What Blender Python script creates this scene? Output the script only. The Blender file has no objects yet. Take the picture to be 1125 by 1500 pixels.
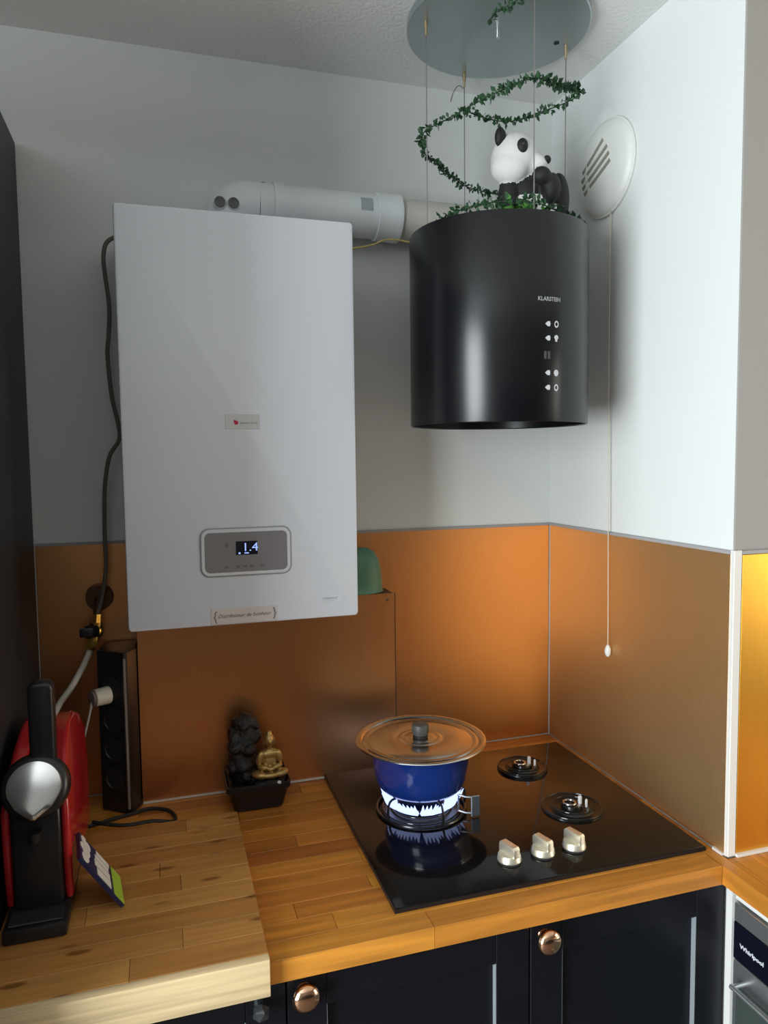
import bpy, bmesh, math, random
from mathutils import Vector, Matrix
random.seed(7)
PI = math.pi
S = bpy.context.scene
COL = S.collection

# ------------------------------------------------------------------ camera
# axes: x to the right along the back wall (right wall is x=0), -y towards the viewer, z=0 on the worktop
yaw, pitch, roll = 0.2981, 0.0724, -0.0119
fw = Vector((math.sin(yaw)*math.cos(pitch), math.cos(yaw)*math.cos(pitch), -math.sin(pitch)))
rt = Vector((math.cos(yaw), -math.sin(yaw), 0)); up = rt.cross(fw)
r2 = rt*math.cos(roll) + up*math.sin(roll); u2 = up*math.cos(roll) - rt*math.sin(roll)
cam = bpy.data.cameras.new('camera'); camo = bpy.data.objects.new('camera', cam); COL.objects.link(camo)
m = Matrix((r2, u2, -fw)).transposed().to_4x4(); m.translation = Vector((-0.932, -1.6153, 0.7038))
camo.matrix_world = m
cam.sensor_fit = 'HORIZONTAL'; cam.sensor_width = 36; cam.lens = 36*1066/1125; cam.clip_start = 0.02
S.camera = camo

# ------------------------------------------------------------------ world, daylight, exposure
W = bpy.data.worlds.new('sky'); S.world = W; W.use_nodes = True
W.node_tree.nodes['Background'].inputs[0].default_value = (0.62, 0.78, 1, 1)
W.node_tree.nodes['Background'].inputs[1].default_value = 1.0
S.view_settings.view_transform = 'Standard'; S.view_settings.look = 'None'
S.view_settings.gamma = 1; S.view_settings.use_curve_mapping = False
S.view_settings.exposure = 0.0

def area(name, loc, direction, sx, sy, power, color):
    l = bpy.data.lights.new(name, 'AREA'); l.shape = 'RECTANGLE'; l.size = sx; l.size_y = sy
    l.energy = power; l.color = color
    o = bpy.data.objects.new(name, l); COL.objects.link(o); o.location = loc
    o.rotation_euler = Vector(direction).to_track_quat('-Z', 'Y').to_euler()
    return o
# daylight through the window in wall_left, then the lamp at the added opening in wall_end
area('opening_light', (-2.69, -1.98, 0.36), (1, 0, 0), 1.35, 1.80, 128, (0.91, 0.98, 1.0))
area('opening_light', (1.69, -1.50, 0.46), (-1, 0, 0), 0.9, 0.70, 22, (1.0, 0.91, 0.76))  # warm lamp added to brighten the golden sheet and right worktop

# ------------------------------------------------------------------ materials
def mat(name, color, rough=0.5, metal=0.0, spec=0.5, emit=None, estr=0, coat=0, trans=0, build=None, alpha=1, ior=1.5):
    M = bpy.data.materials.new(name); M.use_nodes = True
    nt = M.node_tree; b = nt.nodes['Principled BSDF']
    b.inputs['Base Color'].default_value = (*color, 1); b.inputs['Roughness'].default_value = rough
    b.inputs['Metallic'].default_value = metal; b.inputs['Specular IOR Level'].default_value = spec
    b.inputs['Coat Weight'].default_value = coat; b.inputs['Transmission Weight'].default_value = trans
    b.inputs['IOR'].default_value = ior; b.inputs['Alpha'].default_value = alpha
    if emit: b.inputs['Emission Color'].default_value = (*emit, 1); b.inputs['Emission Strength'].default_value = estr
    if build: build(nt, b)
    return M
def coords(nt, scale, out='Object'):
    t = nt.nodes.new('ShaderNodeTexCoord'); mp = nt.nodes.new('ShaderNodeMapping')
    mp.inputs['Scale'].default_value = scale; nt.links.new(t.outputs[out], mp.inputs[0]); return mp
def noise(nt, scale, vec_scale=(1, 1, 1), detail=4, rough=0.6, dist=0):
    mp = coords(nt, vec_scale); n = nt.nodes.new('ShaderNodeTexNoise')
    n.inputs['Scale'].default_value = scale; n.inputs['Detail'].default_value = detail
    n.inputs['Roughness'].default_value = rough; n.inputs['Distortion'].default_value = dist
    nt.links.new(mp.outputs[0], n.inputs['Vector']); return n
def bump(nt, b, src, strength, dist):
    bp = nt.nodes.new('ShaderNodeBump'); bp.inputs['Strength'].default_value = strength
    bp.inputs['Distance'].default_value = dist
    nt.links.new(src, bp.inputs['Height']); nt.links.new(bp.outputs[0], b.inputs['Normal'])
def ramp(nt, src, stops):
    r = nt.nodes.new('ShaderNodeValToRGB'); e = r.color_ramp.elements
    while len(e) < len(stops): e.new(0.5)
    for k, (p, c) in enumerate(stops): e[k].position = p; e[k].color = (*c, 1)
    nt.links.new(src, r.inputs[0]); return r
def plaster(scale, strength, dist=0.002):
    def f(nt, b):
        n = noise(nt, scale, detail=6); bump(nt, b, n.outputs['Fac'], strength, dist)
    return f
def brushed(c1, c2, vs, r0, r1, st=0.15):
    def f(nt, b):
        n = noise(nt, 1.0, vs, detail=5)
        r = ramp(nt, n.outputs['Fac'], [(0.3, c1), (0.7, c2)]); nt.links.new(r.outputs[0], b.inputs['Base Color'])
        q = nt.nodes.new('ShaderNodeMapRange'); q.inputs['To Min'].default_value = r0; q.inputs['To Max'].default_value = r1
        nt.links.new(n.outputs['Fac'], q.inputs['Value']); nt.links.new(q.outputs[0], b.inputs['Roughness'])
        bump(nt, b, n.outputs['Fac'], st, 0.0006)
    return f
def wood(dark, light, axis_scale, grain=0.35, knots=False):
    def f(nt, b):
        oi = nt.nodes.new('ShaderNodeObjectInfo')
        r = ramp(nt, oi.outputs['Random'], [(0.0, dark), (1.0, light)])
        t = nt.nodes.new('ShaderNodeTexCoord'); mp = nt.nodes.new('ShaderNodeMapping'); mp.inputs['Scale'].default_value = axis_scale
        ad = nt.nodes.new('ShaderNodeVectorMath'); ad.operation = 'ADD'
        cb = nt.nodes.new('ShaderNodeCombineXYZ'); mu = nt.nodes.new('ShaderNodeMath'); mu.operation = 'MULTIPLY'; mu.inputs[1].default_value = 37
        nt.links.new(oi.outputs['Random'], mu.inputs[0]); nt.links.new(mu.outputs[0], cb.inputs[2])
        nt.links.new(t.outputs['Object'], mp.inputs[0]); nt.links.new(mp.outputs[0], ad.inputs[0]); nt.links.new(cb.outputs[0], ad.inputs[1])
        n = nt.nodes.new('ShaderNodeTexNoise'); n.inputs['Scale'].default_value = 1; n.inputs['Detail'].default_value = 6; n.inputs['Distortion'].default_value = 0.6
        nt.links.new(ad.outputs[0], n.inputs['Vector'])
        g = ramp(nt, n.outputs['Fac'], [(0.3, (1-grain,)*3), (0.68, (1.12,)*3)])
        mx = nt.nodes.new('ShaderNodeMix'); mx.data_type = 'RGBA'; mx.blend_type = 'MULTIPLY'; mx.inputs['Factor'].default_value = 1
        nt.links.new(r.outputs[0], mx.inputs['A']); nt.links.new(g.outputs[0], mx.inputs['B'])
        out = mx.outputs['Result']
        if knots:
            v = nt.nodes.new('ShaderNodeTexVoronoi'); v.inputs['Scale'].default_value = 1
            mk = coords(nt, (9, 30, 30)); nt.links.new(mk.outputs[0], v.inputs['Vector'])
            k = ramp(nt, v.outputs['Distance'], [(0.10, (0.45, 0.36, 0.28)), (0.20, (1, 1, 1))])
            m2 = nt.nodes.new('ShaderNodeMix'); m2.data_type = 'RGBA'; m2.blend_type = 'MULTIPLY'; m2.inputs['Factor'].default_value = 1
            nt.links.new(out, m2.inputs['A']); nt.links.new(k.outputs[0], m2.inputs['B']); out = m2.outputs['Result']
        nt.links.new(out, b.inputs['Base Color']); bump(nt, b, n.outputs['Fac'], 0.08, 0.001)
    return f
C1, C2 = (0.65, 0.31, 0.125), (0.71, 0.35, 0.15)
S1, S2 = (0.69, 0.46, 0.22), (0.75, 0.50, 0.25)  # same copper, its grazing reflection mixed into a paler tan
M = dict(
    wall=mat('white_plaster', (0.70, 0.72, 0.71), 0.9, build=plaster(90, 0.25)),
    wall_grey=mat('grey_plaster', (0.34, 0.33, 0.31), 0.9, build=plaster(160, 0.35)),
    wall_far=mat('taupe_wall_paint', (0.19, 0.18, 0.17), 0.9, build=plaster(90, 0.2)),
    ceiling=mat('stippled_ceiling', (0.78, 0.79, 0.78), 0.95, build=plaster(120, 0.5, 0.005)),
    floor=mat('floor_tile', (0.13, 0.10, 0.08), 0.5, build=plaster(20, 0.1)),
    copper=mat('brushed_copper', C1, 0.36, 1, build=brushed(C1, C2, (900, 14, 14), 0.30, 0.42, 0.3)),
    copper_sheen=mat('brushed_copper_sheen', S1, 0.5, 1, build=brushed(S1, S2, (14, 700, 14), 0.44, 0.56, 0.3)),
    gold=mat('brushed_gold_sheet', (0.80, 0.42, 0.06), 0.38, 1, build=brushed((0.78, 0.40, 0.05), (0.84, 0.46, 0.07), (900, 14, 14), 0.34, 0.44)),
    alu=mat('satin_aluminium', (0.75, 0.76, 0.76), 0.35, 0.9),
    seal=mat('grey_sealant', (0.34, 0.33, 0.33), 0.6),
    white_seal=mat('white_sealant', (0.72, 0.70, 0.66), 0.5),
    stave=mat('oiled_beech', (0.5, 0.22, 0.05), 0.38, build=wood((0.37, 0.112, 0.020), (0.64, 0.265, 0.036), (4, 60, 60))),
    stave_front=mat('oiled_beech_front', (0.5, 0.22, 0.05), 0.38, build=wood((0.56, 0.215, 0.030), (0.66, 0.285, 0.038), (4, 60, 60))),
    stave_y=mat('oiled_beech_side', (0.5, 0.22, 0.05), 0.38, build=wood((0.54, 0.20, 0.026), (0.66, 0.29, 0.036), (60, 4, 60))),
    bamboo=mat('bamboo', (0.5, 0.3, 0.1), 0.42, build=wood((0.37, 0.158, 0.038), (0.49, 0.240, 0.064), (5, 90, 90), 0.22, True)),
    lip=mat('bamboo_edge', (0.74, 0.57, 0.33), 0.5, build=wood((0.70, 0.52, 0.29), (0.78, 0.60, 0.35), (4, 70, 110), 0.25)),
    black_door=mat('black_lacquer', (0.0055, 0.006, 0.009), 0.34, spec=0.28),
    black_panel=mat('black_side', (0.016, 0.017, 0.020), 0.5),
    black_plastic=mat('black_plastic', (0.010, 0.010, 0.012), 0.35),
    grey_plastic=mat('grey_plastic', (0.09, 0.09, 0.095), 0.4),
    socket_face=mat('socket_face', (0.02, 0.02, 0.022), 0.4),
    rubber=mat('black_rubber', (0.012, 0.012, 0.012), 0.7),
    edge_light=mat('painted_edge_light', (0.26, 0.29, 0.31), 0.4),
    boiler=mat('white_enamel', (0.66, 0.69, 0.75), 0.36),
    white_plastic=mat('white_plastic', (0.72, 0.72, 0.70), 0.4),
    cream_plastic=mat('cream_plastic', (0.62, 0.60, 0.52), 0.45),
    flue=mat('flue_white', (0.72, 0.76, 0.78), 0.35),
    flue_beige=mat('flue_beige', (0.60, 0.58, 0.53), 0.5),
    panel_grey=mat('control_grey', (0.20, 0.19, 0.20), 0.45),
    panel_rim=mat('control_rim', (0.60, 0.62, 0.65), 0.35),
    groove=mat('groove_grey', (0.30, 0.31, 0.34), 0.5),
    screen=mat('display_glass', (0.004, 0.005, 0.012), 0.15),
    digits=mat('display_digits', (0.2, 0.3, 0.6), 0.5, emit=(0.35, 0.48, 1.0), estr=0.9),
    ink=mat('grey_ink', (0.16, 0.14, 0.15), 0.7),
    ink_pale=mat('pale_grey_ink', (0.33, 0.33, 0.34), 0.7),
    red_ink=mat('red_ink', (0.45, 0.01, 0.04), 0.6),
    sticker=mat('pink_sticker', (0.58, 0.53, 0.50), 0.6),
    sticker_clear=mat('grey_sticker', (0.56, 0.57, 0.57), 0.35),
    hood=mat('black_powdercoat', (0.003, 0.0035, 0.005), 0.27, spec=0.5, build=plaster(700, 0.03, 0.0004)),
    paint_white=mat('printed_white', (0.60, 0.62, 0.66), 0.6),
    paint_dim=mat('printed_grey', (0.06, 0.065, 0.07), 0.6),
    steel=mat('polished_steel', (0.62, 0.62, 0.61), 0.16, 1),
    plate=mat('ceiling_plate_steel', (0.40, 0.45, 0.46), 0.30, 0.85),
    wire=mat('steel_wire', (0.30, 0.29, 0.28), 0.4, 0.8),
    dull_brass=mat('dull_brass', (0.42, 0.33, 0.20), 0.45, 0.6),
    brass=mat('brass', (0.62, 0.40, 0.09), 0.3, 1),
    leaf=mat('ivy_green', (0.020, 0.075, 0.028), 0.6),
    leaf_bright=mat('bright_green', (0.09, 0.30, 0.035), 0.55),
    stem=mat('stem_green', (0.02, 0.05, 0.02), 0.7),
    fur_white=mat('panda_white', (0.74, 0.74, 0.72), 0.7, build=plaster(300, 0.3, 0.002)),
    fur_black=mat('panda_black', (0.010, 0.010, 0.011), 0.65),
    eye=mat('panda_eye', (0.03, 0.03, 0.03), 0.1),
    vent_white=mat('vent_white', (0.70, 0.71, 0.67), 0.45),
    vent_dark=mat('vent_slot', (0.25, 0.235, 0.19), 0.8),
    cord=mat('cord_beige', (0.66, 0.56, 0.44), 0.8),
    glass_black=mat('black_hob_glass', (0.006, 0.005, 0.005), 0.07, spec=0.5),
    enamel_black=mat('black_enamel', (0.008, 0.008, 0.008), 0.22),
    ring_black=mat('ring_black', (0.05, 0.05, 0.05), 0.12, 0.6),
    ceramic=mat('spark_ceramic', (0.75, 0.72, 0.72), 0.25),
    nickel=mat('satin_nickel', (0.84, 0.79, 0.64), 0.36, 0.8),
    flame=mat('gas_flame', (0.1, 0.2, 0.6), 0.5, emit=(0.52, 0.62, 1.0), estr=1.5),
    pot=mat('blue_enamel', (0.008, 0.030, 0.19), 0.2, coat=0.6),
    lid=mat('lid_steel', (0.60, 0.56, 0.52), 0.17, 1),
    knob_black=mat('lid_knob', (0.085, 0.085, 0.08), 0.45),
    copper_knob=mat('polished_copper', (0.78, 0.47, 0.30), 0.16, 1),
    red=mat('red_plastic', (0.42, 0.012, 0.016), 0.25, coat=0.4),
    chrome=mat('chrome', (0.92, 0.92, 0.92), 0.20, 1),
    rock=mat('black_rock', (0.012, 0.012, 0.013), 0.32, build=plaster(60, 0.9, 0.01)),
    buddha=mat('gold_paint', (0.50, 0.34, 0.12), 0.38, 0.75),
    green_tub=mat('sage_green_plastic', (0.10, 0.24, 0.16), 0.45),
    packet_blue=mat('packet_navy', (0.012, 0.016, 0.065), 0.4),
    packet_white=mat('packet_white', (0.66, 0.63, 0.56), 0.5),
    packet_green=mat('packet_lime', (0.30, 0.46, 0.04), 0.45),
    packet_dark=mat('packet_olive', (0.02, 0.022, 0.012), 0.5),
    gas_hose=mat('white_hose', (0.68, 0.64, 0.56), 0.5),
    cable_grey=mat('cable_taupe', (0.12, 0.105, 0.085), 0.6),
    yellow_wire=mat('yellow_wire', (0.55, 0.45, 0.14), 0.5),
    oven_steel=mat('oven_steel', (0.60, 0.62, 0.63), 0.3, 0.9),
    oven_glass=mat('oven_glass', (0.05, 0.065, 0.06), 0.12),
    window_white=mat('window_white', (0.8, 0.8, 0.8), 0.4),
    pane=mat('window_glass', (1, 1, 1), 0.0, trans=1, ior=1.02),
)

# ------------------------------------------------------------------ object helpers
LOC = {}
def tag(o, label, cat, group=None, kind=None):
    if label: o['label'] = label
    if cat: o['category'] = cat
    if group: o['group'] = group
    if kind: o['kind'] = kind
    return o
def thing(name, label, cat, loc, group=None):
    o = bpy.data.objects.new(name, None); COL.objects.link(o); o.location = loc; o.empty_display_size = 0.03
    LOC[o.name] = Vector(loc); return tag(o, label, cat, group)
def mesh_object(name, me, material, parent, loc):
    me.materials.clear()
    for k in (material if isinstance(material, (list, tuple)) else [material]): me.materials.append(k)
    o = bpy.data.objects.new(name, me); COL.objects.link(o)
    if parent is not None:
        o.parent = parent; LOC[o.name] = loc
        o.location = (0, 0, 0)
    else:
        LOC[o.name] = loc; o.location = loc
    return o
def obj(name, bm, material, parent=None, smooth=True, label=None, loc=(0, 0, 0), angle=35):
    base = LOC[parent.name] if parent is not None else Vector(loc)
    bmesh.ops.translate(bm, verts=bm.verts, vec=-base)
    me = bpy.data.meshes.new(name); bm.to_mesh(me); bm.free()
    if smooth:
        me.polygons.foreach_set('use_smooth', [True]*len(me.polygons)); me.set_sharp_from_angle(angle=math.radians(angle))
    o = mesh_object(name, me, material, parent, base)
    if label: o['label'] = label
    return o
def NB(): return bmesh.new()
def box(bm, a, b, bev=0, seg=2, mi=0):
    x0, y0, z0 = a; x1, y1, z1 = b
    v = [bm.verts.new(p) for p in ((x0,y0,z0),(x1,y0,z0),(x1,y1,z0),(x0,y1,z0),(x0,y0,z1),(x1,y0,z1),(x1,y1,z1),(x0,y1,z1))]
    f = [bm.faces.new([v[i] for i in q]) for q in ((3,2,1,0),(4,5,6,7),(0,1,5,4),(1,2,6,5),(2,3,7,6),(3,0,4,7))]
    for k in f: k.material_index = mi
    if bev:
        es = list({e for k in f for e in k.edges})
        bmesh.ops.bevel(bm, geom=es, offset=bev, segments=seg, profile=0.5, affect='EDGES')
    return v
def bx(a, b, bev=0, seg=2):
    bm = NB(); box(bm, a, b, bev, seg); return bm
def frame_of(d):
    d = Vector(d).normalized(); a = Vector((0, 0, 1)) if abs(d.z) < 0.9 else Vector((1, 0, 0))
    u = d.cross(a).normalized(); return u, d.cross(u).normalized()
def lathe(bm, prof, center, axis=(0, 0, 1), seg=48, sx=1, sy=1):
    """prof: (radius, height along axis)"""
    c = Vector(center); d = Vector(axis).normalized()
    if abs(d.z) > 0.999: u, w = Vector((1, 0, 0)), Vector((0, 1, 0)) * (1 if d.z > 0 else -1)
    else: u, w = frame_of(d); w = d.cross(u)
    rings = []
    for r, h in prof:
        if r <= 1e-6: rings.append([bm.verts.new(c + d*h)])
        else: rings.append([bm.verts.new(c + d*h + u*(r*sx*math.cos(2*PI*k/seg)) + w*(r*sy*math.sin(2*PI*k/seg))) for k in range(seg)])
    for A, B in zip(rings, rings[1:]):
        for k in range(seg):
            j = (k+1) % seg
            if len(A) == 1 and len(B) == 1: continue
            if len(A) == 1: bm.faces.new((A[0], B[j], B[k])) if False else bm.faces.new((A[0], B[k], B[j])[::-1])
            elif len(B) == 1: bm.faces.new((A[k], A[j], B[0]))
            else: bm.faces.new((A[k], A[j], B[j], B[k]))
    return bm
def lt(prof, center, axis=(0, 0, 1), seg=48, sx=1, sy=1): return lathe(NB(), prof, center, axis, seg, sx, sy)
def cyl(bm, p0, p1, r0, r1=None, seg=24):
    p0, p1 = Vector(p0), Vector(p1); h = (p1-p0).length; r1 = r0 if r1 is None else r1
    return lathe(bm, [(0, 0), (r0, 0), (r1, h), (0, h)], p0, p1-p0, seg)
def torus(bm, c, R, r, axis=(0, 0, 1), seg=48, s2=10):
    return lathe(bm, [(R + r*math.cos(2*PI*k/s2), r*math.sin(2*PI*k/s2)) for k in range(s2+1)], c, axis, seg)
def smooth_path(pts, n=8):
    P = [Vector(p) for p in pts]; P = [P[0]*2-P[1]] + P + [P[-1]*2-P[-2]]; out = []
    for i in range(1, len(P)-2):
        for k in range(n):
            t = k/n; a, b, c, d = P[i-1:i+3]
            out.append(0.5*((2*b)+(c-a)*t+(2*a-5*b+4*c-d)*t*t+(3*b-a-3*c+d)*t**3))
    out.append(P[-2]); return out
def tube(bm, pts, r, seg=10, cap=True):
    P = [Vector(p) for p in pts]; rings = []; u = None
    for i, p in enumerate(P):
        t = (P[min(i+1, len(P)-1)] - P[max(i-1, 0)]).normalized()
        if u is None: u, _ = frame_of(t)
        u = (u - t*u.dot(t)).normalized(); w = t.cross(u)
        rr = r[i] if isinstance(r, list) else r
        rings.append([bm.verts.new(p + (u*math.cos(2*PI*k/seg) + w*math.sin(2*PI*k/seg))*rr) for k in range(seg)])
    for A, B in zip(rings, rings[1:]):
        for k in range(seg): bm.faces.new((A[k], A[(k+1) % seg], B[(k+1) % seg], B[k]))
    if cap: bm.faces.new(rings[0][::-1]); bm.faces.new(rings[-1])
    return bm
def prism(bm, poly, axis, a, b, bev=0, seg=2):
    """poly of 2D points in the plane normal to axis (x: (y,z); y: (x,z); z: (x,y)), extruded from a to b"""
    def P(p, t): return {'x': (t, p[0], p[1]), 'y': (p[0], t, p[1]), 'z': (p[0], p[1], t)}[axis]
    A = [bm.verts.new(P(p, a)) for p in poly]; B = [bm.verts.new(P(p, b)) for p in poly]; n = len(poly)
    fs = [bm.faces.new(A), bm.faces.new(B[::-1])]
    for k in range(n): fs.append(bm.faces.new((A[k], B[k], B[(k+1) % n], A[(k+1) % n])))
    bmesh.ops.recalc_face_normals(bm, faces=fs)
    if bev:
        es = list({e for f in fs[:2] for e in f.edges})
        bmesh.ops.bevel(bm, geom=es, offset=bev, segments=seg, profile=0.5, affect='EDGES')
    return bm
def rrect(x0, x1, y0, y1, r, n=6):
    out = []
    for cx, cy, a in ((x1-r, y1-r, 0), (x0+r, y1-r, 90), (x0+r, y0+r, 180), (x1-r, y0+r, 270)):
        for k in range(n+1):
            t = math.radians(a + 90*k/n); out.append((cx + r*math.cos(t), cy + r*math.sin(t)))
    return out
def ell(bm, c, r, rot=None, seg=20, rings=12):
    mt = Matrix.Translation(c) @ (rot.to_4x4() if rot else Matrix()) @ Matrix.Diagonal((*r, 1))
    bmesh.ops.create_uvsphere(bm, u_segments=seg, v_segments=rings, radius=1, matrix=mt); return bm
def lettering(text, size, origin, xdir, ydir, material, parent, extrude=0.0002, align='LEFT', shear=0, name='lettering', width=None, bold=0):
    cu = bpy.data.curves.new('lettering', 'FONT'); cu.body = text; cu.size = size; cu.extrude = extrude; cu.align_x = align; cu.shear = shear; cu.offset = bold*size
    cu.resolution_u = 2
    to = bpy.data.objects.new('tmp', cu); COL.objects.link(to)
    dg = bpy.context.evaluated_depsgraph_get(); me = bpy.data.meshes.new_from_object(to.evaluated_get(dg))
    bpy.data.objects.remove(to); bpy.data.curves.remove(cu)
    X = Vector(xdir).normalized(); Y = Vector(ydir).normalized(); Z = X.cross(Y)
    s = 1
    if width:
        xs = [v.co.x for v in me.vertices]; s = width/(max(xs)-min(xs))
    mt = Matrix((X*s, Y, Z)).transposed().to_4x4(); mt.translation = Vector(origin) - LOC[parent.name]
    me.transform(mt)
    me.name = name
    return mesh_object(name, me, material, parent, LOC[parent.name])
def figure(name, prims, voxel, mats, parent, smooth_it=4):
    """one continuous body: overlapping ellipsoids (centre, radii, rotation, material) fused by voxel remeshing"""
    bm = NB()
    for c, r, rot, mi in prims: ell(bm, c, r, rot, 24, 16)
    base = LOC[parent.name]; bmesh.ops.translate(bm, verts=bm.verts, vec=-base)
    me0 = bpy.data.meshes.new('tmp'); bm.to_mesh(me0); bm.free()
    t = bpy.data.objects.new('tmp', me0); COL.objects.link(t)
    md = t.modifiers.new('r', 'REMESH'); md.mode = 'VOXEL'; md.voxel_size = voxel
    sm = t.modifiers.new('s', 'SMOOTH'); sm.iterations = smooth_it; sm.factor = 0.5
    dg = bpy.context.evaluated_depsgraph_get(); me = bpy.data.meshes.new_from_object(t.evaluated_get(dg))
    bpy.data.objects.remove(t); bpy.data.meshes.remove(me0)
    inv = []
    for c, r, rot, mi in prims:
        mt = Matrix.Translation(Vector(c)-base) @ (rot.to_4x4() if rot else Matrix()); inv.append((mt.inverted(), Vector(r), mi))
    me.name = name
    o = mesh_object(name, me, mats, parent, base)
    idx = []
    for p in me.polygons:
        best = None
        for mt, r, mi in inv:
            q = mt @ p.center; d = (Vector((q.x/r.x, q.y/r.y, q.z/r.z)).length - 1)*min(r)
            if best is None or d < best[0]: best = (d, mi)
        idx.append(best[1])
    me.polygons.foreach_set('material_index', idx); me.polygons.foreach_set('use_smooth', [True]*len(idx)); me.update()
    return o
def struct(name, bm, material, label, cat, smooth=False):
    bm.verts.ensure_lookup_table()
    o = obj(name, bm, material, smooth=smooth, loc=bm.verts[0].co.copy())
    return tag(o, label, cat, kind='structure')

# ------------------------------------------------------------------ room shell
FZ, CZ = -0.90, 1.547
XL, XR, YF = -2.80, 1.80, -3.90
def wall_with_hole(axis, t0, t1, a0, a1, hole):
    """wall slab; axis 'x': spans y in (a0,a1); axis 'y': spans x"""
    h0, h1, z0, z1 = hole; bm = NB()
    def B(p0, p1, q0, q1):
        if axis == 'x': box(bm, (t0, p0, q0), (t1, p1, q1))
        else: box(bm, (p0, t0, q0), (p1, t1, q1))
    B(a0, h0, FZ, CZ); B(h1, a1, FZ, CZ); B(h0, h1, FZ, z0); B(h0, h1, z1, CZ); return bm
struct('floor', bx((XL-.1, YF-.1, FZ-.1), (XR+.1, .1, FZ)), M['floor'], 'brown floor of the kitchen, below the frame', 'floor')
struct('ceiling', bx((XL-.1, YF-.1, CZ), (XR+.1, .1, CZ+.1)), M['ceiling'], 'stippled off-white ceiling over the kitchen corner', 'ceiling')
struct('wall_back', bx((XL, 0, FZ), (XR, .1, CZ)), M['wall'], 'white plaster wall behind the boiler and hob', 'wall')
struct('wall_right', bx((0, -.610, FZ), (.1, 0, CZ)), M['wall'], 'bright white wall to the right of the hob carrying the round vent', 'wall')
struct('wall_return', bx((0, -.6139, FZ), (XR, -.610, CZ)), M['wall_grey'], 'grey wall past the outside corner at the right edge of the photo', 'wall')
struct('wall_left', wall_with_hole('x', XL, XL+.1, YF, 0, (-2.70, -1.27, -.58, 1.32)), M['wall_far'], 'left wall with a window, outside the frame', 'wall')
struct('wall_front', bx((XL+.1, YF, FZ), (XR, YF+.1, CZ)), M['wall_far'], 'wall behind the viewer', 'wall')
struct('wall_end', wall_with_hole('x', XR-.1, XR, YF+.1, -.6139, (-2.00, -1.00, .06, .86)), M['wall_far'], 'far right end wall with an added window opening, outside the frame', 'wall')
def window(name, axis, t, a0, a1, z0, z1, label):
    bm = NB(); w = .05
    def B(p0, p1, q0, q1, d=.02):
        if axis == 'x': box(bm, (t-d, p0, q0), (t+d, p1, q1))
        else: box(bm, (p0, t-d, q0), (p1, t+d, q1))
    B(a0, a0+w, z0, z1); B(a1-w, a1, z0, z1); B(a0+w, a1-w, z0, z0+w); B(a0+w, a1-w, z1-w, z1); B((a0+a1)/2-.03, (a0+a1)/2+.03, z0+w, z1-w)
    o = struct(name, bm, M['window_white'], label, 'window'); LOC[o.name] = Vector(o.location)
    bm = NB(); mid = (a0+a1)/2
    for p0, p1 in ((a0+w, mid-.03), (mid+.03, a1-w)):
        if axis == 'x': box(bm, (t-.003, p0, z0+w), (t+.003, p1, z1-w))
        else: box(bm, (p0, t-.003, z0+w), (p1, t+.003, z1-w))
    obj('pane', bm, M['pane'], o, smooth=False)
window('window_1', 'x', XL+.03, -2.70, -1.27, -.58, 1.32, 'white two-light window in the left wall, outside the frame')
window('added_window', 'x', XR-.03, -2.00, -1.00, .06, .86, 'unseen white two-light window added in the far right end wall')

# ------------------------------------------------------------------ copper splashbacks and trims
SH = 0.5378
t = thing('splashback', 'coppery brushed metal sheet covering the back wall behind the boiler and pot', 'splashback', (-.59, 0, .002))
obj('metal_sheet', bx((-1.179, -.003, .002), (-.005, -.0005, SH-.003), .0004, 1), M['copper'], t)
t = thing('splashback', 'brushed copper sheet with its grazing sheen painted in tan on the right wall beside the hob, behind the pull cord', 'splashback', (0, -.3, .002))
obj('metal_sheet', bx((-.0035, -.6085, .002), (-.0005, -.006, SH-.003), .0004, 1), M['copper_sheen'], t)
t = thing('splashback', 'bright golden orange metal sheet past the corner at the right edge', 'splashback', (.8, -.614, .002))
obj('metal_sheet', bx((.014, -.6172, .004), (1.6, -.6144, SH-.004), .0004, 1), M['gold'], t)
struct('trim_1', bx((-1.179, -.0055, SH-.003), (-.0065, -.0003, SH+.003)), M['seal'], 'thin grey bead along the top of the copper on the back wall', 'trim')
struct('trim_2', bx((-.006, -.609, SH-.003), (-.0003, -.0003, SH+.003)), M['seal'], 'thin grey bead along the top of the copper on the right wall', 'trim')
struct('trim_3', bx((.0125, -.6185, SH-.003), (1.6, -.6142, SH+.003)), M['seal'], 'thin grey bead along the top of the golden sheet at the right edge', 'trim')
bm = NB(); box(bm, (-.004, -.6180, .001), (.0125, -.6142, SH+.004), .001, 1); box(bm, (-.004, -.6142, .001), (-.0004, -.6092, SH+.004))
struct('trim_4', bm, M['white_seal'], 'white upright corner profile between the two copper sheets at right', 'trim')
struct('trim_5', bx((.0125, -.6230, .0005), (1.2, -.6174, .006)), M['white_seal'], 'white bead at the foot of the golden sheet at right', 'trim')
struct('trim_6', bx((-.0085, -.609, .0005), (-.0038, -.585, .005)), M['white_seal'], 'white bead at the foot of the right copper sheet, front end', 'trim')
struct('trim_7', bx((-.986, -.0790, .0005), (-.605, -.0757, .004)), M['white_seal'], 'pale bead along the foot of the copper pipe box', 'trim')

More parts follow.
